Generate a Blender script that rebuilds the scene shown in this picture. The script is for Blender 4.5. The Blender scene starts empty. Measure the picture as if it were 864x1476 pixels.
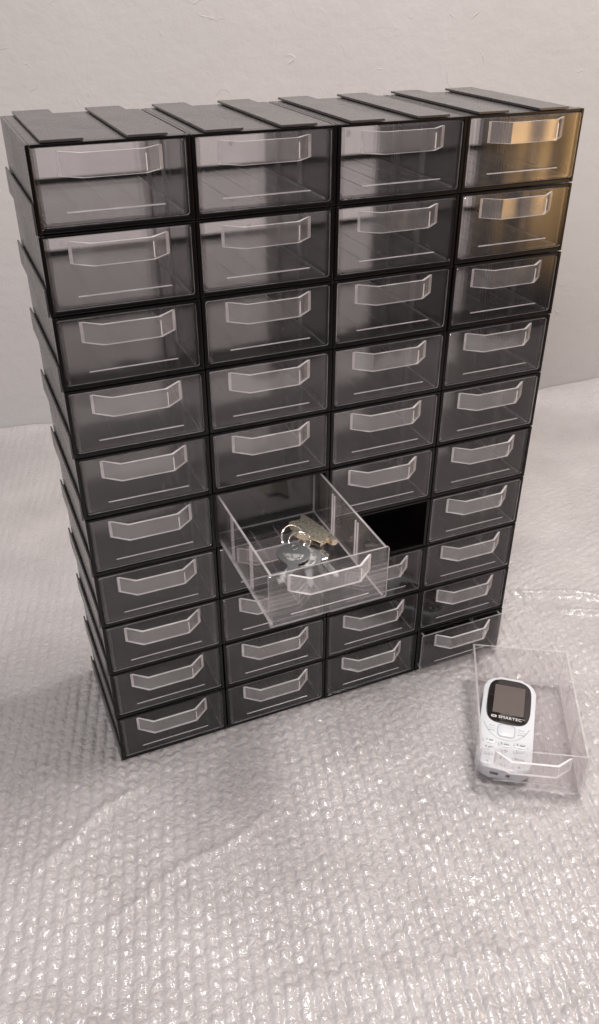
import bpy, bmesh, math, random
import numpy as np
from mathutils import Vector, Matrix

S = 0.052                      # metres per cabinet row; every length below is in rows
W = 1.9275                     # width of one cabinet column
NC, NR = 4, 10
DEPTH = 2.5
random.seed(7)
sc = bpy.context.scene
col = sc.collection

# ------------------------------------------------------------------ helpers
def link(o, parent=None):
    col.objects.link(o)
    if parent is not None:
        o.parent = parent
    return o

def empty(name, loc=(0, 0, 0), rz=0.0):
    o = bpy.data.objects.new(name, None)
    o.empty_display_size = 0.01
    o.location = Vector(loc) * S
    o.rotation_euler = (0, 0, rz)
    return link(o)

def tag(o, label, cat=None, group=None, kind=None):
    o['label'] = label
    if cat: o['category'] = cat
    if group: o['group'] = group
    if kind: o['kind'] = kind
    return o

def finish(bm, name, mats, parent=None, smooth=False, auto=None):
    bmesh.ops.scale(bm, vec=(S, S, S), verts=bm.verts)
    bmesh.ops.recalc_face_normals(bm, faces=bm.faces)
    me = bpy.data.meshes.new(name)
    bm.to_mesh(me); bm.free()
    for m in (mats if isinstance(mats, (list, tuple)) else [mats]):
        me.materials.append(m)
    if smooth:
        me.polygons.foreach_set('use_smooth', [True] * len(me.polygons))
        if auto is not None:
            me.set_sharp_from_angle(angle=math.radians(auto))
    o = bpy.data.objects.new(name, me)
    return link(o, parent)

def box(bm, lo, hi, edge=False, bevel=0.0, mi=0, ei=1, taper=None):
    """box; with edge=True the narrow rim faces take material ei"""
    r = bmesh.ops.create_cube(bm, size=1.0)
    c = [(a + b) / 2 for a, b in zip(lo, hi)]; d = [b - a for a, b in zip(lo, hi)]
    for v in r['verts']:
        v.co = Vector([c[i] + v.co[i] * d[i] for i in range(3)])
        if taper: v.co = taper(v.co)
    fs = list({f for v in r['verts'] for f in v.link_faces})
    t = min(d)
    for f in fs:
        n = f.normal if f.normal.length else Vector((0, 0, 1))
        f.normal_update(); n = f.normal
        ax = max(range(3), key=lambda i: abs(n[i]))
        thin = d.index(t) != ax
        f.material_index = ei if (edge and thin) else mi
    if bevel > 0:
        es = list({e for v in r['verts'] for e in v.link_edges})
        b = bmesh.ops.bevel(bm, geom=es, offset=bevel, segments=2, affect='EDGES', profile=0.5)
        if edge:
            for f in b['faces']: f.material_index = ei
    return fs

def prism(bm, pts, z0, z1, side=0, cap=0, bevel=0.0, seg=2, axis='z'):
    """closed outline extruded from z0 to z1"""
    bot = [bm.verts.new((x, y, z0)) for x, y in pts]
    top = [bm.verts.new((x, y, z1)) for x, y in pts]
    n = len(pts)
    f1 = bm.faces.new(list(reversed(bot))); f2 = bm.faces.new(top)
    f1.material_index = f2.material_index = cap
    for i in range(n):
        f = bm.faces.new((bot[i], bot[(i + 1) % n], top[(i + 1) % n], top[i]))
        f.material_index = side
    if bevel > 0:
        es = list(f2.edges) + list(f1.edges)
        bmesh.ops.bevel(bm, geom=es, offset=bevel, segments=seg, affect='EDGES', profile=0.5)

def rrect(w, h, r, n=6, cx=0, cy=0, bulge=0.0):
    """rounded rectangle, radii per corner (tr, tl, bl, br) or one number"""
    rr = r if isinstance(r, (tuple, list)) else (r,) * 4
    out = []
    for k, (sx, sy) in enumerate(((1, 1), (-1, 1), (-1, -1), (1, -1))):
        q = rr[k]; x0 = sx * (w / 2 - q); y0 = sy * (h / 2 - q)
        for i in range(n + 1):
            a = math.pi / 2 * (k + i / n)
            x = x0 + q * math.cos(a); y = y0 + q * math.sin(a)
            out.append((x, y))
    if bulge:
        out = [(x * (1 + bulge * (1 - (y / (h / 2)) ** 2)), y * (1 + bulge * .6 * (1 - (x / (w / 2)) ** 2))) for x, y in out]
    return [(x + cx, y + cy) for x, y in out]

def tube(bm, pts, r, n=8, closed=False):
    rings = []
    N = len(pts)
    for i, p in enumerate(pts):
        p = Vector(p)
        a = Vector(pts[(i - 1) % N] if (closed or i > 0) else pts[i])
        b = Vector(pts[(i + 1) % N] if (closed or i < N - 1) else pts[i])
        t = (b - a).normalized()
        up = Vector((0, 0, 1)) if abs(t.z) < .9 else Vector((1, 0, 0))
        u = t.cross(up).normalized(); v = t.cross(u).normalized()
        rings.append([bm.verts.new(p + (u * math.cos(2 * math.pi * k / n) + v * math.sin(2 * math.pi * k / n)) * r) for k in range(n)])
    for i in range(N if closed else N - 1):
        A, B = rings[i], rings[(i + 1) % N]
        if closed and i == N - 1:      # best twist match
            s = min(range(n), key=lambda s: (A[0].co - B[s].co).length)
        else: s = 0
        for k in range(n):
            bm.faces.new((A[k], A[(k + 1) % n], B[(k + 1 + s) % n], B[(k + s) % n]))
    if not closed:
        bm.faces.new(list(reversed(rings[0]))); bm.faces.new(rings[-1])

# ------------------------------------------------------------------ materials
def new_mat(name):
    m = bpy.data.materials.new(name); m.use_nodes = True
    nt = m.node_tree; nt.nodes.clear()
    out = nt.nodes.new('ShaderNodeOutputMaterial')
    return m, nt, out
def N(nt, t, **k):
    n = nt.nodes.new(t)
    for a, b in k.items(): setattr(n, a, b)
    return n
def setin(n, **k):
    for a, b in k.items():
        n.inputs[a.replace('_', ' ')].default_value = b
def math_node(nt, op, a, b=None, c=None, clamp=False):
    n = N(nt, 'ShaderNodeMath', operation=op); n.use_clamp = clamp
    for i, v in enumerate((a, b, c)):
        if v is None: continue
        if isinstance(v, (int, float)): n.inputs[i].default_value = v
        else: nt.links.new(v, n.inputs[i])
    return n.outputs[0]

def principled(name, color, rough=.5, metal=0.0, coat=0.0, bump=None, colvar=None, roughvar=None, spec=.5):
    m, nt, out = new_mat(name)
    p = N(nt, 'ShaderNodeBsdfPrincipled')
    setin(p, Base_Color=(*color, 1), Roughness=rough, Metallic=metal)
    p.inputs['Coat Weight'].default_value = coat
    p.inputs['Specular IOR Level'].default_value = spec
    nt.links.new(p.outputs[0], out.inputs[0])
    tc = N(nt, 'ShaderNodeTexCoord')
    if bump:
        sc_, st, dist = bump
        n = N(nt, 'ShaderNodeTexNoise'); setin(n, Scale=sc_, Detail=4.0)
        nt.links.new(tc.outputs['Object'], n.inputs['Vector'])
        b = N(nt, 'ShaderNodeBump'); setin(b, Strength=st, Distance=dist)
        nt.links.new(n.outputs['Fac'], b.inputs['Height']); nt.links.new(b.outputs[0], p.inputs['Normal'])
    if colvar:
        sc_, c2 = colvar
        n = N(nt, 'ShaderNodeTexNoise'); setin(n, Scale=sc_, Detail=5.0, Roughness=.65)
        nt.links.new(tc.outputs['Object'], n.inputs['Vector'])
        r = N(nt, 'ShaderNodeValToRGB')
        r.color_ramp.elements[0].position = .35; r.color_ramp.elements[0].color = (*color, 1)
        r.color_ramp.elements[1].position = .7; r.color_ramp.elements[1].color = (*c2, 1)
        nt.links.new(n.outputs['Fac'], r.inputs['Fac']); nt.links.new(r.outputs[0], p.inputs['Base Color'])
    if roughvar:
        sc_, lo, hi = roughvar
        n = N(nt, 'ShaderNodeTexNoise'); setin(n, Scale=sc_, Detail=5.0, Roughness=.7)
        nt.links.new(tc.outputs['Object'], n.inputs['Vector'])
        r = N(nt, 'ShaderNodeMapRange'); r.inputs['From Min'].default_value = .3; r.inputs['From Max'].default_value = .7
        r.inputs['To Min'].default_value = lo; r.inputs['To Max'].default_value = hi
        nt.links.new(n.outputs['Fac'], r.inputs['Value']); nt.links.new(r.outputs[0], p.inputs['Roughness'])
    return m

def clear_plastic(name, haze, tint=(.97, .965, .97), rough=.06, scratch=.05, wave=.0006, f0=.04, hazecol=(.80, .77, .78), back=.8, blur=0.0):
    """thin moulded clear plastic: straight-through light, Schlick gloss, a trace of milky haze, scuffs"""
    m, nt, out = new_mat(name)
    tr = N(nt, 'ShaderNodeBsdfTransparent'); tr.inputs[0].default_value = (*tint, 1)
    gl = N(nt, 'ShaderNodeBsdfGlossy'); gl.inputs['Color'].default_value = (1, 1, 1, 1); gl.inputs['Roughness'].default_value = rough
    df = N(nt, 'ShaderNodeBsdfDiffuse'); df.inputs[0].default_value = (*hazecol, 1)
    tl = N(nt, 'ShaderNodeBsdfTranslucent'); tl.inputs[0].default_value = (*hazecol, 1)
    tc = N(nt, 'ShaderNodeTexCoord')
    oi = N(nt, 'ShaderNodeObjectInfo')
    off = N(nt, 'ShaderNodeVectorMath', operation='MULTIPLY_ADD'); off.inputs[1].default_value = (3.1, 5.3, 2.7)
    nt.links.new(oi.outputs['Random'], off.inputs[0]); nt.links.new(tc.outputs['Object'], off.inputs[2])
    OBJ = off.outputs[0]
    # gentle moulding waves in the surface
    nw = N(nt, 'ShaderNodeTexNoise'); setin(nw, Scale=28.0, Detail=1.0)
    mp = N(nt, 'ShaderNodeMapping'); mp.inputs['Scale'].default_value = (1.0, 1.0, .35)
    nt.links.new(OBJ, mp.inputs['Vector']); nt.links.new(mp.outputs[0], nw.inputs['Vector'])
    bp = N(nt, 'ShaderNodeBump'); setin(bp, Strength=1.0, Distance=wave)
    nt.links.new(nw.outputs['Fac'], bp.inputs['Height']); nt.links.new(bp.outputs[0], gl.inputs['Normal'])
    # Schlick
    lw = N(nt, 'ShaderNodeLayerWeight'); lw.inputs['Blend'].default_value = .5
    p5 = math_node(nt, 'POWER', lw.outputs['Facing'], 5.0)
    fr = math_node(nt, 'MULTIPLY_ADD', p5, 1 - f0, f0, clamp=True)
    # scuffs: fine stretched noise
    ns = N(nt, 'ShaderNodeTexNoise'); setin(ns, Scale=260.0, Detail=1.0)
    m2 = N(nt, 'ShaderNodeMapping'); m2.inputs['Rotation'].default_value = (.3, .5, .9); m2.inputs['Scale'].default_value = (1, .12, .7)
    nt.links.new(OBJ, m2.inputs['Vector']); nt.links.new(m2.outputs[0], ns.inputs['Vector'])
    nb = N(nt, 'ShaderNodeTexNoise'); setin(nb, Scale=70.0, Detail=3.0)
    nt.links.new(OBJ, nb.inputs['Vector'])
    a = math_node(nt, 'SUBTRACT', ns.outputs['Fac'], .70, clamp=True)
    a = math_node(nt, 'MULTIPLY', a, 8.0, clamp=True)
    b = math_node(nt, 'MULTIPLY', math_node(nt, 'SUBTRACT', nb.outputs['Fac'], .45, clamp=True), 4.0, clamp=True)
    sc1 = math_node(nt, 'MULTIPLY', math_node(nt, 'MULTIPLY', a, b), scratch)
    hz = math_node(nt, 'ADD', math_node(nt, 'MULTIPLY_ADD', b, haze * .4, haze * .8), sc1, clamp=True)
    mixd = N(nt, 'ShaderNodeMixShader'); mixd.inputs[0].default_value = back
    nt.links.new(df.outputs[0], mixd.inputs[1]); nt.links.new(tl.outputs[0], mixd.inputs[2])
    m1 = N(nt, 'ShaderNodeMixShader'); nt.links.new(hz, m1.inputs[0])
    thru = tr.outputs[0]
    if blur:
        rf = N(nt, 'ShaderNodeBsdfRefraction'); rf.inputs['Color'].default_value = (*tint, 1)
        rf.inputs['Roughness'].default_value = blur; rf.inputs['IOR'].default_value = 1.03
        nt.links.new(bp.outputs[0], rf.inputs['Normal'])
        mb = N(nt, 'ShaderNodeMixShader'); mb.inputs[0].default_value = .5
        nt.links.new(tr.outputs[0], mb.inputs[1]); nt.links.new(rf.outputs[0], mb.inputs[2]); thru = mb.outputs[0]
    nt.links.new(thru, m1.inputs[1]); nt.links.new(mixd.outputs[0], m1.inputs[2])
    mm = N(nt, 'ShaderNodeMixShader'); nt.links.new(fr, mm.inputs[0])
    nt.links.new(m1.outputs[0], mm.inputs[1]); nt.links.new(gl.outputs[0], mm.inputs[2])
    nt.links.new(mm.outputs[0], out.inputs[0])
    return m

BLACK = principled('black_plastic', (.036, .032, .032), rough=.25, spec=.8, roughvar=(22, .22, .32), colvar=(30, (.058, .052, .051)))
BLACKF = principled('black_frame_plastic', (.003, .002, .0025), rough=.20, spec=.30, bump=(90, .12, .0004))
CLEAR = clear_plastic('clear_plastic', .034, scratch=.15, tint=(.965, .957, .962))
RIM = clear_plastic('clear_plastic_rim', .55, back=.5, rough=.2, f0=.10, hazecol=(.80, .76, .77))
GRIP = clear_plastic('clear_plastic_grip', .10, back=.55, scratch=.10, rough=.06, f0=.075, wave=.0022, hazecol=(.78, .73, .73))
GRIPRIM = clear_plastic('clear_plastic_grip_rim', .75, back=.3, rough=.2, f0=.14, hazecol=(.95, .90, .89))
RIB = clear_plastic('clear_plastic_rib', .16, rough=.2, f0=.05, hazecol=(.80, .76, .77))
LOOSE = clear_plastic('clear_plastic_front', .018, back=.9, rough=.03, blur=.22, scratch=.40, f0=.045, wave=.0010)

# ------------------------------------------------------------------ cabinet
def make_housing():
    bm = bmesh.new()
    g = .008
    # front frame: two posts, two rails, bevelled
    box(bm, (g, 0, g), (.060, .13, 1 - g), bevel=.010)
    box(bm, (W - .060, .0, g), (W - g, .13, 1 - g), bevel=.010)
    box(bm, (.058, .002, g), (W - .058, .128, .066), bevel=.012)
    box(bm, (.058, .003, .952), (W - .058, .127, 1 - g - .002), bevel=.008)
    # shell behind it
    box(bm, (.022, .10, .030), (.066, DEPTH - .02, .980), bevel=.006)
    box(bm, (W - .060, .10, .030), (W - .006, DEPTH - .02, .980), bevel=.006)
    box(bm, (.064, .11, .035), (W - .058, DEPTH - .01, .066), bevel=.004)
    box(bm, (.064, .11, .952), (W - .058, DEPTH - .03, .984), bevel=.004)
    # outer side and top faces: grazing sheen put into a lighter black
    for f in bm.faces:
        f.normal_update(); c_ = f.calc_center_median()
        if c_.y > .2 and ((f.normal.x < -.9 and c_.x < .03) or (f.normal.z > .9 and c_.z > .97)): f.material_index = 1
    # low stop at the open back
    box(bm, (.064, DEPTH - .075, .064), (W - .058, DEPTH - .03, .16), bevel=.015)
    return finish(bm, 'housing', [BLACKF, BLACK], None)

def make_top_rail():
    bm = bmesh.new()
    box(bm, (.05, .14, -.03), (.42, DEPTH - .02, .014), bevel=.004)
    box(bm, (0, .020, .012), (.485, DEPTH + .03, .042), bevel=.004)
    return finish(bm, 'dovetail_rail', [BLACK], None)

def make_side_rail():
    bm = bmesh.new()
    box(bm, (.002, .14, .03), (.024, DEPTH - .02, .26), bevel=.004)
    box(bm, (-.022, .02, .0), (.003, DEPTH + .03, .34), bevel=.004)
    return finish(bm, 'dovetail_rail', [BLACK], None)

cab = empty('drawer_cabinet', (0, 0, 0))
tag(cab, 'tall black plastic cabinet of forty interlocking drawer housings standing on bubble wrap', 'drawer cabinet')
H0 = make_housing(); T0 = make_top_rail(); R0 = make_side_rail()
# outer skins: black lightened for wall sheen, with a faint dust mottle
first = {'h': True, 't': True, 'r': True}
def inst(o, key, parent, loc):
    c = o if first[key] else link(o.copy())
    first[key] = False
    c.parent = parent; c.location = Vector(loc) * S
    return c
rj = random.Random(3)
for r in range(NR):
    for c in range(NC):
        jx, jy = rj.uniform(-.006, .006), rj.uniform(-.008, .008)
        h = inst(H0, 'h', cab, (c * W + jx, jy, r))
        if r == NR - 1:
            for fx in (.098, .607):
                inst(T0, 't', h, (fx * W, rj.uniform(-.01, .01), .985))
        if c == 0:
            inst(R0, 'r', h, (0, rj.uniform(-.01, .01), .0))

# ------------------------------------------------------------------ drawers (origin: cell's lower left front corner)
PX0, PX1, PZ0, PZ1 = .064, W - .064, .070, .944
def make_drawer():
    root = bpy.data.objects.new('clear_drawer', None); root.empty_display_size = .01; link(root)
    t = .034
    # front panel with softened corners
    bm = bmesh.new()
    pts = rrect(PX1 - PX0, PZ1 - PZ0, .035, 4, (PX0 + PX1) / 2, (PZ0 + PZ1) / 2)
    prism(bm, pts, -.040, 0, side=1, cap=0, bevel=.006, seg=1)
    for v in bm.verts: v.co = Vector((v.co.x, -v.co.z - .040 + .036, v.co.y))
    finish(bm, 'front_panel', [LOOSE, RIM], root)
    # tray
    bm = bmesh.new()
    L = DEPTH - .03
    x0, x1 = PX0 + .030, PX1 - .030
    box(bm, (x0, .038, PZ0 + .01), (x0 + t, L, PZ1 - .012), edge=True)
    box(bm, (x1 - t, .038, PZ0 + .01), (x1, L, PZ1 - .012), edge=True)
    box(bm, (x0 + t, L - t, PZ0 + .01), (x1 - t, L, PZ1 - .012), edge=True)
    box(bm, (x0 + t, .038, PZ0 + .01), (x1 - t, L - t, PZ0 + .01 + t), edge=True)
    # divider grooves on the side walls, lengthwise ribs on the floor
    for fy in (.335, .66):
        for dy in (0, .075):
            y = fy * L + dy
            for xa, xb in ((x0 + t, x0 + t + .018), (x1 - t - .018, x1 - t)):
                box(bm, (xa, y, PZ0 + .06), (xb, y + .022, PZ1 - .10), edge=False, mi=1)
    for fx in (.30, .52, .74):
        x = x0 + fx * (x1 - x0)
        box(bm, (x, .30, PZ0 + .01 + t), (x + .016, L - .2, PZ0 + .01 + t + .010), mi=2)
    for f in bm.faces:
        if f.calc_center_median().y < .06: f.material_index = 0
    finish(bm, 'tray', [CLEAR, RIM, RIB], root)
    # handle: a folded strip standing off the panel
    bm = bmesh.new()
    outer = [(.172 * W, 0), (.300 * W, -.205), (.690 * W, -.205), (.818 * W, 0)]
    k = .034
    inner = [(.172 * W + k * 1.25, 0), (.300 * W + k * .55, -.205 + k), (.690 * W - k * .55, -.205 + k), (.818 * W - k * 1.25, 0)]
    z0, z1 = .635, .905
    vo = [[bm.verts.new((x, y, z)) for x, y in outer] for z in (z0, z1)]
    vi = [[bm.verts.new((x, y, z)) for x, y in inner] for z in (z0, z1)]
    for i in range(3):
        for A, mi in ((vo, 0), (vi, 0)):
            f = bm.faces.new((A[0][i], A[0][i + 1], A[1][i + 1], A[1][i])); f.material_index = mi
        for k2 in (0, 1):
            f = bm.faces.new((vo[k2][i], vo[k2][i + 1], vi[k2][i + 1], vi[k2][i])); f.material_index = 1
    for i in (0, 3):
        f = bm.faces.new((vo[0][i], vo[1][i], vi[1][i], vi[0][i])); f.material_index = 1
    # right fold's highlight put in as a thin strip of paler plastic
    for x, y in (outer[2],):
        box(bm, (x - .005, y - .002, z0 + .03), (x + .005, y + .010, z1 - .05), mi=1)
    finish(bm, 'handle', [GRIP, GRIPRIM], root)
    # raised line that keeps the label slip in place
    bm = bmesh.new()
    box(bm, (.195 * W, -.016, .222), (.812 * W, -.005, .238), mi=0, bevel=.003)
    finish(bm, 'label_ledge', [RIM], root)
    return root

def copy_tree(o, parent=None):
    c = o.copy(); link(c)
    if parent is not None: c.parent = parent
    for ch in list(o.children): copy_tree(ch, c)
    return c

rows = ['top', 'second', 'third', 'fourth', 'fifth', 'sixth', 'seventh', 'eighth', 'ninth', 'bottom']
cols = ['leftmost column', 'second column from left', 'third column from left', 'rightmost column']
D0 = make_drawer()
n = 0
rd = random.Random(11)
for ri in range(NR):
    for c in range(NC):
        if (ri, c) == (6, 2): continue          # the empty slot
        d = D0 if n == 0 else copy_tree(D0)
        n += 1
        y = rd.uniform(-.004, .018); dx = rd.uniform(-.006, .006); dz = rd.uniform(-.004, .003)
        rname = rows[ri] + (' row' if ri in (0, 9) else ' row from top')
        lab = 'closed clear plastic drawer in the %s, %s' % (rname, cols[c])
        if (ri, c) == (5, 1):
            y, dx, dz = -2.165, -.012, -.015
            lab = 'clear plastic drawer pulled far out of the cabinet with keys inside'
        if (ri, c) == (9, 3):
            y = -.10
            lab = 'clear drawer left slightly pulled out at the bottom right of the cabinet'
        if (ri, c) == (0, 3): lab = 'closed clear drawer glowing amber at the top right corner of cabinet'
        if (ri, c) == (1, 3): lab = 'closed clear drawer with amber right half, second from top in rightmost column'
        d.location = Vector((c * W + dx, y, NR - 1 - ri + dz)) * S
        d.rotation_euler = (rd.uniform(-.002, .002), 0, rd.uniform(-.004, .004))
        tag(d, lab, 'drawer', 'clear drawers of the cabinet')
# the loose one on the bubble wrap
FR = math.radians(-30)
fd = copy_tree(D0)
ox, oy = 5.345, -2.805
fd.location = Vector((ox - PX0 * math.cos(FR), oy - PX0 * math.sin(FR), -.045)) * S
fd.rotation_euler = (0, 0, FR)
fd.scale = (1, 1.045, 1)
tag(fd, 'loose clear plastic drawer lying on the bubble wrap with a white phone inside', 'drawer', 'clear drawers of the cabinet')

# ------------------------------------------------------------------ keys in the open drawer
STEEL = principled('key_steel', (.52, .51, .50), rough=.26, metal=1, bump=(900, .3, .0003), roughvar=(250, .18, .4))
DARKST = principled('key_dark_steel', (.22, .22, .225), rough=.30, metal=1, bump=(600, .3, .0003))
BRASS = principled('fob_edge_metal', (.80, .68, .52), rough=.2, metal=1)
FOBM = principled('fob_speckled_metal', (.20, .18, .14), rough=.3, metal=.9, bump=(900, 1.0, .0007), colvar=(600, (.72, .67, .55)))
RING = principled('ring_wire', (.75, .70, .66), rough=.14, metal=1)
ZF = 5 - 1 + .115 - .015       # floor of the open drawer
keys = empty('key_bunch', (2.95, -.7, ZF))
tag(keys, 'bunch of metal keys on split rings with a speckled metal fob in the open drawer', 'keys')
def fin_at(bm, name, mats, M, smooth=False, auto=None, parent=keys):
    bmesh.ops.transform(bm, matrix=M, verts=bm.verts)
    bmesh.ops.translate(bm, vec=-Vector((2.95, -.7, ZF)), verts=bm.verts)
    return finish(bm, name, mats, parent, smooth, auto)
def pose(loc, rz=0, rx=0, ry=0):
    return Matrix.Translation(Vector(loc)) @ Matrix.Rotation(rz, 4, 'Z') @ Matrix.Rotation(ry, 4, 'Y') @ Matrix.Rotation(rx, 4, 'X')
# fob (outline traced at its height)
fob = [(3.04, -.26), (3.08, -.19), (3.15, -.16), (3.26, -.18), (3.31, -.15), (3.32, -.07), (3.36, -.03), (3.41, -.04), (3.47, -.22), (3.54, -.47), (3.59, -.71), (3.62, -.80), (3.615, -.86), (3.57, -.89), (3.51, -.87), (3.50, -.78), (3.46, -.76), (3.40, -.81), (3.36, -.86), (3.32, -.86), (3.16, -.66), (3.07, -.54), (3.03, -.45), (3.02, -.35)]
bm = bmesh.new()
prism(bm, [(x, y) for x, y in fob], -.085, 0, side=1, cap=0, bevel=.012)
for f in bm.faces:
    f.normal_update()
    if abs(f.normal.z) < .9: f.material_index = 1
fo = fin_at(bm, 'fob', [FOBM, BRASS], Matrix.Translation((0, 0, 4.30)) @ Matrix.Translation((3.3, -.5, 0)) @ Matrix.Rotation(.10, 4, 'Y') @ Matrix.Translation((-3.3, .5, 0)))

def key_outline(head_r, flat, L, bw):
    pts = []
    for i in range(29):
        a = math.radians(-70 + i * (320 / 28)) + math.pi / 2 - math.radians(90)
        a = math.radians(-90 + 22 + i * (316 / 28))
        pts.append((head_r * math.cos(a) * 1.12, head_r * math.sin(a) * flat))
    # down the left side of the blade, teeth, back up
    pts += [(-bw, -head_r * flat - .05), (-bw * .8, -head_r * flat - .06)]
    y0 = -head_r * flat - .06
    pts.append((-bw * .8, y0 - L)); pts.append((-bw * .2, y0 - L - .05))
    k = 7
    for i in range(k):
        yy = y0 - L + .02 + (L - .08) * i / k
        pts.append((bw * (.85 if i % 2 else .45), yy)); pts.append((bw * (.45 if i % 2 else .85), yy + (L - .08) / k * .5))
    pts.append((bw, y0))
    return pts
def make_key(name, M, hr=.20, mats=(STEEL, DARKST), plate=True):
    bm = bmesh.new()
    prism(bm, key_outline(hr, .92, .34, .062), 0, .034, bevel=.006)
    # milled groove on the blade, raised panel on the head
    box(bm, (-.03, -hr - .38, .030), (-.005, -hr - .02, .040), mi=0)
    o = fin_at(bm, name, [mats[0]], M)
    if plate:
        bm = bmesh.new()
        pp = [(hr * .70 * math.cos(math.radians(a)), hr * .62 * math.sin(math.radians(a)) - .01) for a in range(180, 361, 15)]
        prism(bm, pp, .034, .042, bevel=.003)
        q = fin_at(bm, 'stamped_panel', [mats[1]], M)
        q.parent = o
    # hole: dark eyelet ring
    bm = bmesh.new()
    pts = [(.045 * math.cos(2 * math.pi * k / 16), .11 * (hr / .2) + .045 * math.sin(2 * math.pi * k / 16), .036) for k in range(16)]
    tube(bm, pts, .010, 6, True)
    e = fin_at(bm, 'eyelet', [DARKST], M, smooth=True)
    e.parent = o
    return o
make_key('key', pose((2.82, -1.00, ZF + .19), rz=math.radians(-30), rx=math.radians(11)), .225, (DARKST, STEEL))
make_key('key', pose((2.93, -1.02, ZF + .135), rz=math.radians(-52), rx=math.radians(8), ry=.10), .225, (STEEL, DARKST), False)
make_key('key', pose((3.03, -1.00, ZF + .085), rz=math.radians(-16), rx=math.radians(10), ry=.12), .215, (DARKST, STEEL), False)
make_key('key', pose((3.10, -.96, ZF + .03), rz=math.radians(4), ry=.05), .20, (STEEL, DARKST), False)
# square headed key under the rest
bm = bmesh.new()
prism(bm, [(-.12, -.20), (.10, -.22), (.17, -.14), (.14, .14), (.04, .20), (-.12, .16)], 0, .05, bevel=.012)
box(bm, (-.05, -.60, .008), (.05, -.2, .042), bevel=.008)
for k in range(5): box(bm, (.03, -.55 + k * .07, .01), (.064, -.515 + k * .07, .04), bevel=.004)
fin_at(bm, 'key', [STEEL], pose((3.21, -.90, ZF + .02), rz=math.radians(8), rx=.06))
# split rings
def ring_at(c, R, tilt_rz, tilt_rx, turns=2, wire=.0095, ov=.93):
    bm = bmesh.new()
    pts = []
    nn = 30 * turns
    for i in range(nn + 1):
        a = 2 * math.pi * i / 30
        pts.append((R * math.cos(a), R * ov * math.sin(a), (i / nn - .5) * wire * 2.2 * turns))
    tube(bm, pts, wire, 8)
    return fin_at(bm, 'split_ring', [RING], pose(c, rz=tilt_rz, rx=tilt_rx), smooth=True)
ring_at((2.955, -.66, ZF + .235), .225, math.radians(28), math.radians(50))
ring_at((3.06, -.66, ZF + .16), .17, math.radians(-30), math.radians(28), wire=.009)

# ------------------------------------------------------------------ phone in the loose drawer
WHITE = principled('white_phone_plastic', (.54, .55, .57), rough=.28, coat=.3)
GREYP = principled('grey_key_line', (.24, .25, .27), rough=.5)
INK = principled('grey_key_print', (.07, .07, .08), rough=.6)
GLASSB = principled('black_phone_glass', (.012, .009, .009), rough=.08, coat=.6)
SCREEN = principled('unlit_screen', (.085, .065, .058), rough=.12, coat=.5)
SILVER = principled('printed_silver', (.62, .60, .60), rough=.4)
PRZ = math.radians(-38.5)
PL, PWD, PT = 2.22, .93, .235
pc = Vector((6.50, -2.06, .072))
phone = empty('mobile_phone', pc, PRZ)
tag(phone, 'white button mobile phone with black screen lying in the loose clear drawer', 'phone')
bm = bmesh.new()
prism(bm, rrect(PWD, PL, (.26, .26, .24, .24), 8, bulge=.035), 0, PT, bevel=.045, seg=4)
finish(bm, 'body', [WHITE], phone, smooth=True, auto=50)
# bezel
def arched(w, h, cx, cy, n=40, p=3.6):
    pts = []
    for i in range(n):
        a = 2 * math.pi * i / n
        c_, s_ = math.cos(a), math.sin(a)
        pts.append((cx + w / 2 * math.copysign(abs(c_) ** (2 / p), c_), cy + h / 2 * math.copysign(abs(s_) ** (2 / p), s_)))
    return pts
bm = bmesh.new()
prism(bm, arched(.785, 1.13, 0, .495, 48, 3.8), PT - .01, PT + .014, bevel=.008)
bez = finish(bm, 'screen_bezel', [GLASSB], phone, smooth=True, auto=40)
bm = bmesh.new()
box(bm, (-.275, .17, PT + .010), (.275, .90, PT + .0175), bevel=.002)
finish(bm, 'screen', [SCREEN], bez)
def text_mesh(body, size, loc, mat, parent, name='lettering', bold=.0):
    cu = bpy.data.curves.new(name, 'FONT'); cu.body = body; cu.size = size * S; cu.space_character = 1.08; cu.align_x = 'CENTER'; cu.align_y = 'CENTER'
    cu.extrude = .002 * S; cu.offset = bold * S
    t = bpy.data.objects.new(name + '_src', cu); link(t)
    dg = bpy.context.evaluated_depsgraph_get(); dg.update()
    me = bpy.data.meshes.new_from_object(t.evaluated_get(dg))
    bpy.data.objects.remove(t, do_unlink=True); bpy.data.curves.remove(cu)
    me.name = name; me.materials.clear(); me.materials.append(mat)
    o = bpy.data.objects.new(name, me); link(o, parent); o.location = Vector(loc) * S
    return o
lt = text_mesh('SMARTEC', .090, (.045, .068, PT + .018), SILVER, bez, bold=.0005)
text_mesh('TM', .030, (.278, .095, PT + .018), SILVER, bez)
bm = bmesh.new()       # little badge left of the word: two nested rounded frames
for k, (w_, h_) in enumerate(((.095, .056), (.070, .036))):
    o_ = rrect(w_, h_, .016, 3, -.240, .068); i_ = rrect(w_ - .018, h_ - .016, .010, 3, -.240, .068)
    vo = [bm.verts.new((x, y, PT + .0185)) for x, y in o_]; vi = [bm.verts.new((x, y, PT + .0185)) for x, y in i_]
    m_ = len(o_)
    for i in range(m_): bm.faces.new((vo[i], vo[(i + 1) % m_], vi[(i + 1) % m_], vi[i]))
finish(bm, 'badge', [SILVER], bez)
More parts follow.
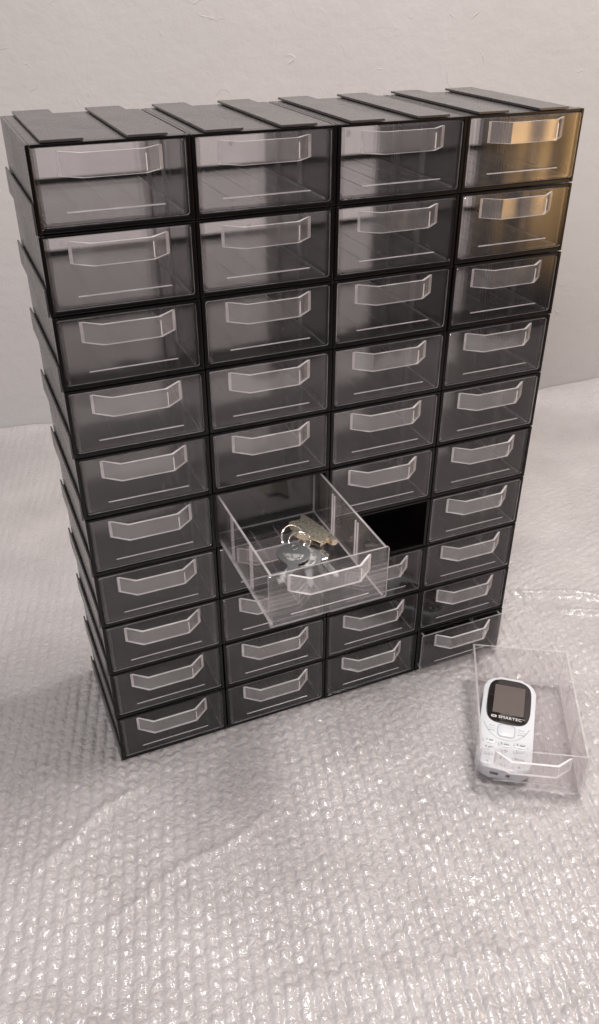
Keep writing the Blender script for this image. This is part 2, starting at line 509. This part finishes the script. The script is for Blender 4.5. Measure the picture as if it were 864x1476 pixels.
def outline(bm, pts, wd, z, closed=True):
    m_ = len(pts); L_, R_ = [], []
    for i, p in enumerate(pts):
        a = Vector(pts[(i - 1) % m_] if closed or i > 0 else p); b = Vector(pts[(i + 1) % m_] if closed or i < m_ - 1 else p)
        t = (b - a).normalized(); nn = Vector((-t.y, t.x)) * wd / 2
        L_.append(bm.verts.new((p[0] + nn.x, p[1] + nn.y, z))); R_.append(bm.verts.new((p[0] - nn.x, p[1] - nn.y, z)))
    for i in range(m_ if closed else m_ - 1):
        j = (i + 1) % m_; bm.faces.new((L_[i], L_[j], R_[j], R_[i]))
# navigation pad
bm = bmesh.new(); prism(bm, rrect(.27, .27, .06, 5, 0, -.235), PT - .01, PT + .012, bevel=.008)
nav = finish(bm, 'navigation_pad', [WHITE], phone, smooth=True, auto=40)
bm = bmesh.new(); outline(bm, rrect(.30, .30, .075, 5, 0, -.235), .012, PT + .002)
outline(bm, [(-.40 + .8 * i / 24, -.10 - .35 * (1 - abs(2 * i / 24 - 1) ** 2.6)) for i in range(25)], .010, PT + .002, False)
for sx in (-1, 1):
    outline(bm, [(sx * .20, -.16), (sx * .31, -.155)], .012, PT + .002, False)
    outline(bm, [(sx * .20 + (i - 4) * .016 + sx * .055, -.275 + (.012 if abs(i - 4) < 3 else -.008)) for i in range(9)], .014, PT + .002, False)
    outline(bm, [(sx * .165, -.215), (sx * .36, -.215)], .006, PT + .002, False)
finish(bm, 'keypad_lines', [GREYP], phone)
glyph = ['1 oo', '2 abc', '3 def', '4 ghi', '5 jkl', '6mno', '7pqrs', '8 tuv', '9wxyz', '*', '0 +', '#']
for i in range(12):
    r_, c_ = divmod(i, 3)
    cx, cy = (c_ - 1) * .265, -.515 - r_ * .165 - (.035 if c_ == 1 else 0)
    bm = bmesh.new(); prism(bm, rrect(.235, .115, .052, 4, cx, cy), PT - .01, PT + .010, bevel=.006)
    k_ = finish(bm, 'number_key', [WHITE], phone, smooth=True, auto=40)
    text_mesh(glyph[i], .062, (cx, cy, PT + .0105), INK, k_, 'key_print', bold=.001)
    bm = bmesh.new()
    outline(bm, [(cx + .125 * math.cos(a), cy - .0 + .062 * math.sin(a)) for a in [math.radians(190 + 160 * t / 10) for t in range(11)]], .008, PT + .002, False)
    q = finish(bm, 'key_groove', [GREYP], phone)
# sockets in the lower edge
bm = bmesh.new()
for x, w_ in ((-.13, .14), (.10, .07)):
    box(bm, (x - w_ / 2, -PL / 2 * 1.021 - .004, PT * .38), (x + w_ / 2, -PL / 2 + .03, PT * .62), bevel=.008)
finish(bm, 'socket', [GLASSB], phone)

# ------------------------------------------------------------------ wall
def wall_y(x): return 13.95 - .262 * (x + .5)
wm, nt, out = new_mat('painted_plaster')
p = N(nt, 'ShaderNodeBsdfPrincipled'); setin(p, Roughness=.75); nt.links.new(p.outputs[0], out.inputs[0])
tc = N(nt, 'ShaderNodeTexCoord')
cn = N(nt, 'ShaderNodeTexNoise'); setin(cn, Scale=6.0, Detail=5.0); nt.links.new(tc.outputs['Object'], cn.inputs['Vector'])
cr = N(nt, 'ShaderNodeValToRGB'); cr.color_ramp.elements[0].color = (.395, .376, .370, 1); cr.color_ramp.elements[1].color = (.470, .447, .441, 1)
nt.links.new(cn.outputs['Fac'], cr.inputs[0]); nt.links.new(cr.outputs[0], p.inputs['Base Color'])
# trowel marks: broken, curved raised lines
dn = N(nt, 'ShaderNodeTexNoise'); setin(dn, Scale=9.0, Detail=3.0); nt.links.new(tc.outputs['Object'], dn.inputs['Vector'])
mixv = N(nt, 'ShaderNodeMix', data_type='VECTOR'); mixv.inputs['Factor'].default_value = .12
nt.links.new(tc.outputs['Object'], mixv.inputs[4]); nt.links.new(dn.outputs['Color'], mixv.inputs[5])
vo_ = N(nt, 'ShaderNodeTexVoronoi', feature='DISTANCE_TO_EDGE'); setin(vo_, Scale=26.0); nt.links.new(mixv.outputs[1], vo_.inputs['Vector'])
line = N(nt, 'ShaderNodeMapRange', interpolation_type='SMOOTHSTEP'); line.inputs['From Min'].default_value = 0; line.inputs['From Max'].default_value = .022
line.inputs['To Min'].default_value = 1; line.inputs['To Max'].default_value = 0
nt.links.new(vo_.outputs['Distance'], line.inputs['Value'])
mk = N(nt, 'ShaderNodeTexNoise'); setin(mk, Scale=34.0, Detail=2.0); nt.links.new(tc.outputs['Object'], mk.inputs['Vector'])
mkr = math_node(nt, 'MULTIPLY', math_node(nt, 'SUBTRACT', mk.outputs['Fac'], .585, clamp=True), 9.0, clamp=True)
marks = math_node(nt, 'MULTIPLY', line.outputs[0], mkr)
fine = N(nt, 'ShaderNodeTexNoise'); setin(fine, Scale=45.0, Detail=6.0, Roughness=.6); nt.links.new(tc.outputs['Object'], fine.inputs['Vector'])
hsum = math_node(nt, 'MULTIPLY_ADD', marks, .5, math_node(nt, 'MULTIPLY', fine.outputs['Fac'], 1.1))
bp_ = N(nt, 'ShaderNodeBump'); setin(bp_, Strength=.6, Distance=.0015); nt.links.new(hsum, bp_.inputs['Height']); nt.links.new(bp_.outputs[0], p.inputs['Normal'])
bm = bmesh.new()
a_ = Vector((-24, wall_y(-24), 0)); b_ = Vector((46, wall_y(46), 0)); nrm = Vector((.2535, .9673, 0)) * 2
vs = [bm.verts.new(v) for v in (a_ + Vector((0, 0, -3)), b_ + Vector((0, 0, -3)), b_ + nrm + Vector((0, 0, -3)), a_ + nrm + Vector((0, 0, -3)),
      a_ + Vector((0, 0, 40)), b_ + Vector((0, 0, 40)), b_ + nrm + Vector((0, 0, 40)), a_ + nrm + Vector((0, 0, 40)))]
for q in ((0, 1, 5, 4), (1, 2, 6, 5), (2, 3, 7, 6), (3, 0, 4, 7), (4, 5, 6, 7), (3, 2, 1, 0)): bm.faces.new([vs[i] for i in q])
wall = finish(bm, 'wall', [wm]); tag(wall, 'pale plastered wall with trowel marks behind the cabinet', kind='structure')
TABLE = principled('pale_tabletop', (.50, .45, .44), rough=.5)
bm = bmesh.new()
yb = -15.5
vs = []
for z in (-1.2, -.42):
    for x, y in ((-15, yb), (31, yb), (31, wall_y(31) - .03), (-15, wall_y(-15) - .03)): vs.append(bm.verts.new((x, y, z)))
for q in ((3, 2, 1, 0), (4, 5, 6, 7), (0, 1, 5, 4), (1, 2, 6, 5), (2, 3, 7, 6), (3, 0, 4, 7)): bm.faces.new([vs[i] for i in q])
tb = finish(bm, 'tabletop', [TABLE]); tag(tb, 'pale tabletop under the bubble wrap', kind='structure')

# ------------------------------------------------------------------ bubble wrap: real domes on a rolling sheet
def axis_pts(a, f0, f1, b, fine_, coarse):
    def grow(start, end, st):
        out_, x, s = [], start, st
        sg = 1 if end > start else -1
        while (end - x) * sg > 0:
            s = min(s * 1.02, coarse); x += sg * s; out_.append(x)
        return out_
    mid = list(np.arange(f0, f1, fine_))
    return np.array(sorted(grow(f0, a, fine_)) + mid + grow(mid[-1], b, fine_))
xs = axis_pts(-14.5, -3.2, 8.6, 30.5, .030, .075)
ys = axis_pts(-15, -7.2, 4.0, 13.5, .030, .075)
X, Y = np.meshgrid(xs, ys)
far = np.clip((Y - 4.0) / 9.5, 0, 1)
Yw = np.where(Y > 4.0, 4.0 + far * (wall_y(X) - .02 - 4.0), Y)
rot = math.radians(-15.5)
# the sheet's own drift so rows are not ruler straight
rng = np.random.default_rng(5)
def waves(X, Y, n, lo, hi, seed):
    g = np.random.default_rng(seed); o = np.zeros_like(X)
    for _ in range(n):
        k = g.uniform(lo, hi); th = g.uniform(0, 2 * math.pi); ph = g.uniform(0, 2 * math.pi)
        o += np.sin(k * (X * math.cos(th) + Y * math.sin(th)) + ph) / n ** .5
    return o
def noise2(X, Y, s, seed):
    """hashed value noise, smooth"""
    xi = np.floor(X / s).astype(np.int64); yi = np.floor(Y / s).astype(np.int64)
    fx = X / s - xi; fy = Y / s - yi
    fx = fx * fx * (3 - 2 * fx); fy = fy * fy * (3 - 2 * fy)
    def h(i, j):
        v = (i * 374761393 + j * 668265263 + seed * 1442695041) & 0xffffffff
        v = ((v ^ (v >> 13)) * 1274126177) & 0xffffffff
        return ((v ^ (v >> 16)) & 0xffff) / 65535.0
    return (h(xi, yi) * (1 - fx) + h(xi + 1, yi) * fx) * (1 - fy) + (h(xi, yi + 1) * (1 - fx) + h(xi + 1, yi + 1) * fx) * fy
dX = X + .05 * waves(X, Yw, 5, .2, .8, 1); dY = Yw + .05 * waves(X, Yw, 5, .2, .8, 2)
U = dX * math.cos(rot) + dY * math.sin(rot); V = -dX * math.sin(rot) + dY * math.cos(rot)
PU, PV, RB = .199, .196, .106
Hh = np.zeros_like(U)
i0 = np.round(U / PU).astype(np.int64)
def hsh(i, j, s):
    v = (i * 73856093 + j * 19349663 + s * 83492791) & 0xffffffff
    v = ((v ^ (v >> 13)) * 1274126177) & 0xffffffff
    return ((v ^ (v >> 16)) & 0xffff) / 65535.0
for di in (-1, 0, 1):
    i = i0 + di
    off = (i % 2) * PV / 2
    j0 = np.round((V - off) / PV).astype(np.int64)
    for dj in (0, -1, 1):
        j = j0 + dj
        cu_ = i * PU + (hsh(i, j, 3) - .5) * .018; cv = j * PV + off + (hsh(i, j, 4) - .5) * .03
        fill = .45 + .55 * hsh(i, j, 5)
        du, dv = U - cu_, V - cv
        # dented domes: every bubble slumps its own way
        sl = (hsh(i, j, 6) - .5) * 4 * du + (hsh(i, j, 7) - .5) * 4 * dv
        r2 = (du * du + dv * dv) / (RB * RB)
        dome = (.42 * np.sqrt(np.clip(1 - r2, 0, 1)) * np.clip(1 + .6 * sl, .3, 1.7) * fill + .60 * np.sqrt(np.clip(1 - (du / .104) ** 2, 0, 1))) * .074
        Hh = np.maximum(Hh, dome)
crk = (noise2(U, V, .055, 11) - .5) * .027 + (noise2(U, V, .12, 12) - .5) * .016
near = np.clip(1 - (Yw - 2.0) / 5.5, .25, 1)
roll = .042 * waves(X, Yw, 6, .35, 1.2, 21) + .022 * waves(X, Yw, 8, 1.5, 3.5, 22)
# flat and pressed down under the cabinet and the loose drawer
dxc = np.maximum(np.maximum(-X - .1, X - 7.9), 0); dyc = np.maximum(np.maximum(-.1 - Yw, Yw - 2.6), 0)
away = np.clip(np.hypot(dxc, dyc) / 2.2, 0, 1) ** 1.4
cs, sn = math.cos(FR), math.sin(FR)
lx = (X - ox) * cs + (Yw - oy) * sn; ly = -(X - ox) * sn + (Yw - oy) * cs
dd = np.hypot(np.maximum(np.maximum(-lx, lx - 1.8), 0), np.maximum(np.maximum(-.2 - ly, ly - 2.65), 0))
away = np.minimum(away, np.clip(dd / 1.2, 0, 1) ** 1.2)
base = roll * away
# long folds: lower left fold, a pale crease right of the loose drawer, shallow pleats at left
def crease(p0, p1, amp, wd):
    p0 = np.array(p0); p1 = np.array(p1); d = p1 - p0; L = np.hypot(*d); d = d / L
    t = (X - p0[0]) * d[0] + (Yw - p0[1]) * d[1]; s = -(X - p0[0]) * d[1] + (Yw - p0[1]) * d[0] + .06 * np.sin(t * 3.1)
    m = np.clip(np.minimum(t, L - t) / .5, 0, 1)
    return amp * m * np.exp(-(s / wd) ** 2)
base = base + crease((-1.9, -1.6), (.3, -.5), .05, .10) + crease((-1.2, -2.9), (2.2, -1.9), .035, .09) * away
base = base + crease((8.9, 1.5), (12.5, -.6), .12, .10) + crease((9.5, .6), (12, -1.0), .09, .07) + crease((8.3, -3.2), (10.5, -5.5), .06, .2)
base = base + crease((.5, -4.6), (5, -5.8), .045, .25) + crease((-3.5, -3.2), (-.5, -4.6), .05, .2)
# the sheet climbs a little where it meets the wall, more at the right
dw = wall_y(X) - Yw
base = base + (.10 + .9 * np.clip((X - 14.5) / 6, 0, 1)) * np.exp(-(dw / (.35 + 1.6 * np.clip((X - 14.5) / 5, 0, 1))) ** 2)
Z = base + (Hh + crk) * near * (.55 + .55 * noise2(X, Yw, 1.1, 31)) - .070
Z = np.where((away <= 0), np.minimum(Z, -.004), Z)
nx, ny = len(xs), len(ys)
co = np.stack([X, Yw, Z], -1).reshape(-1, 3) * S
idx = np.arange(nx * ny).reshape(ny, nx)
quads = np.stack([idx[:-1, :-1], idx[:-1, 1:], idx[1:, 1:], idx[1:, :-1]], -1).reshape(-1, 4)
me = bpy.data.meshes.new('bubble_wrap')
me.vertices.add(len(co)); me.vertices.foreach_set('co', co.astype(np.float32).ravel())
me.loops.add(quads.size); me.loops.foreach_set('vertex_index', quads.astype(np.int32).ravel())
me.polygons.add(len(quads)); me.polygons.foreach_set('loop_start', np.arange(0, quads.size, 4, dtype=np.int32))
me.polygons.foreach_set('use_smooth', np.ones(len(quads), dtype=bool))
me.update(calc_edges=True)
fm, nt, out = new_mat('clear_bubble_film')
p = N(nt, 'ShaderNodeBsdfPrincipled'); setin(p, Roughness=.34)
p.inputs['Coat Weight'].default_value = .5; p.inputs['Coat Roughness'].default_value = .04
tc = N(nt, 'ShaderNodeTexCoord')
cn = N(nt, 'ShaderNodeTexNoise'); setin(cn, Scale=9.0, Detail=6.0, Roughness=.6); nt.links.new(tc.outputs['Object'], cn.inputs['Vector'])
cr = N(nt, 'ShaderNodeValToRGB'); cr.color_ramp.elements[0].position = .3; cr.color_ramp.elements[1].position = .7
cr.color_ramp.elements[0].color = (.330, .305, .300, 1); cr.color_ramp.elements[1].color = (.425, .397, .391, 1)
nt.links.new(cn.outputs['Fac'], cr.inputs[0]); nt.links.new(cr.outputs[0], p.inputs['Base Color'])
b1 = N(nt, 'ShaderNodeTexNoise'); setin(b1, Scale=420.0, Detail=3.0, Roughness=.6, Distortion=.6); nt.links.new(tc.outputs['Object'], b1.inputs['Vector'])
b2 = N(nt, 'ShaderNodeTexVoronoi', feature='DISTANCE_TO_EDGE'); setin(b2, Scale=160.0); nt.links.new(tc.outputs['Object'], b2.inputs['Vector'])
hs = math_node(nt, 'MULTIPLY_ADD', b2.outputs['Distance'], 1.2, b1.outputs['Fac'])
bb = N(nt, 'ShaderNodeBump'); setin(bb, Strength=.7, Distance=.0014); nt.links.new(hs, bb.inputs['Height'])
nt.links.new(bb.outputs[0], p.inputs['Normal']); 
b3 = N(nt, 'ShaderNodeTexNoise'); setin(b3, Scale=420.0, Detail=2.0, Roughness=.5, Distortion=.3); nt.links.new(tc.outputs['Object'], b3.inputs['Vector'])
bc = N(nt, 'ShaderNodeBump'); setin(bc, Strength=.8, Distance=.0005); nt.links.new(b3.outputs['Fac'], bc.inputs['Height'])
nt.links.new(bc.outputs[0], p.inputs['Coat Normal'])
nt.links.new(p.outputs[0], out.inputs[0])
me.materials.append(fm)
bw = link(bpy.data.objects.new('bubble_wrap', me))
tag(bw, 'crinkled clear bubble wrap sheet spread under the cabinet and loose drawer', 'bubble wrap')

# ------------------------------------------------------------------ light
w = bpy.data.worlds.new('World'); sc.world = w; w.use_nodes = True
nt = w.node_tree; nt.nodes.clear()
out = N(nt, 'ShaderNodeOutputWorld'); bg = N(nt, 'ShaderNodeBackground'); nt.links.new(bg.outputs[0], out.inputs[0])
tc = N(nt, 'ShaderNodeTexCoord'); sx = N(nt, 'ShaderNodeSeparateXYZ'); nt.links.new(tc.outputs['Generated'], sx.inputs[0])
cr = N(nt, 'ShaderNodeValToRGB')
el = cr.color_ramp.elements
el[0].position = .0; el[0].color = (.10, .088, .085, 1)
el[1].position = 1.0; el[1].color = (.66, .63, .62, 1)
e = el.new(.46); e.color = (.12, .106, .103, 1)
e = el.new(.60); e.color = (.36, .335, .33, 1)
z01 = math_node(nt, 'MULTIPLY_ADD', sx.outputs['Z'], .5, .5)
nt.links.new(z01, cr.inputs[0])
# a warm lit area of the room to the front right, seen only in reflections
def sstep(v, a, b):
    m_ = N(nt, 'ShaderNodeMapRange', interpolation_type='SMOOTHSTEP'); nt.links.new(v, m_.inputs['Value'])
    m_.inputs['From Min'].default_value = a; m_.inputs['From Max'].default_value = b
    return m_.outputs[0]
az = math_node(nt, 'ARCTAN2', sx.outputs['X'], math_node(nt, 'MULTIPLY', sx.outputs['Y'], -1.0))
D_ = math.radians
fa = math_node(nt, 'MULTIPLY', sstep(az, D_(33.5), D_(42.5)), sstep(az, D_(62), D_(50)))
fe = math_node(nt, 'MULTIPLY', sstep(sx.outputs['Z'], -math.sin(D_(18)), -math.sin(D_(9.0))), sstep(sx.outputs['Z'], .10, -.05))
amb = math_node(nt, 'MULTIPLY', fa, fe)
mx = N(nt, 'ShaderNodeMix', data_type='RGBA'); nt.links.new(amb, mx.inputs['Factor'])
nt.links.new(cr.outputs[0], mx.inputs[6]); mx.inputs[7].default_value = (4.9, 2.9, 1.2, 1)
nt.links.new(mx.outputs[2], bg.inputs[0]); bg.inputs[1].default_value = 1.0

def area(name, loc, target, size, power, color, sy=None):
    l = bpy.data.lights.new(name, 'AREA'); l.energy = power; l.color = color; l.size = size
    if sy: l.shape = 'RECTANGLE'; l.size_y = sy
    o = bpy.data.objects.new(name, l); link(o)
    o.location = Vector(loc) * S
    dv = (Vector(target) - Vector(loc))
    o.rotation_euler = dv.to_track_quat('-Z', 'Y').to_euler()
    return o
area('ceiling_lamp', (12, 1, 32), (4, 0, 3), .38, 26, (1, .96, .93))
area('front_fill_light', (-16, -24, 26), (3, 2, 4), 0.4, 21, (.98, .97, 1.0))  # added front light to brighten handles and wrap glints, no known window
area('warm_side_lamp', (34, -12, 15), (4, 0, 5), .25, 8, (1, .80, .66))

# ------------------------------------------------------------------ camera
cam = bpy.data.cameras.new('camera'); co_ = link(bpy.data.objects.new('camera', cam)); sc.camera = co_
Rm = ((0.920999238, -0.389563810, 0.000665003531), (-0.209453785, -0.496624463, -0.842314226), (0.328465396, 0.775631472, -0.538986366))
r, dn_, f = (Vector(v) for v in Rm)
M = Matrix((( r.x, -dn_.x, -f.x, 0), (r.y, -dn_.y, -f.y, 0), (r.z, -dn_.z, -f.z, 0), (0, 0, 0, 1)))
M.translation = Vector((-1.11954056, -10.52628662, 11.64471898)) * S
co_.matrix_world = M
cam.sensor_fit = 'VERTICAL'; cam.sensor_height = 36; cam.lens = 36 * 1223.81 / 1476
cam.clip_start = .01; cam.clip_end = 100

sc.view_settings.view_transform = 'Standard'; sc.view_settings.look = 'None'; sc.view_settings.exposure = 0; sc.view_settings.gamma = 1
cy = sc.cycles
cy.max_bounces = 18; cy.diffuse_bounces = 4; cy.glossy_bounces = 6; cy.transmission_bounces = 12; cy.transparent_max_bounces = 40
cy.use_denoising = True
cy.sample_clamp_indirect = 8
cy.caustics_reflective = True
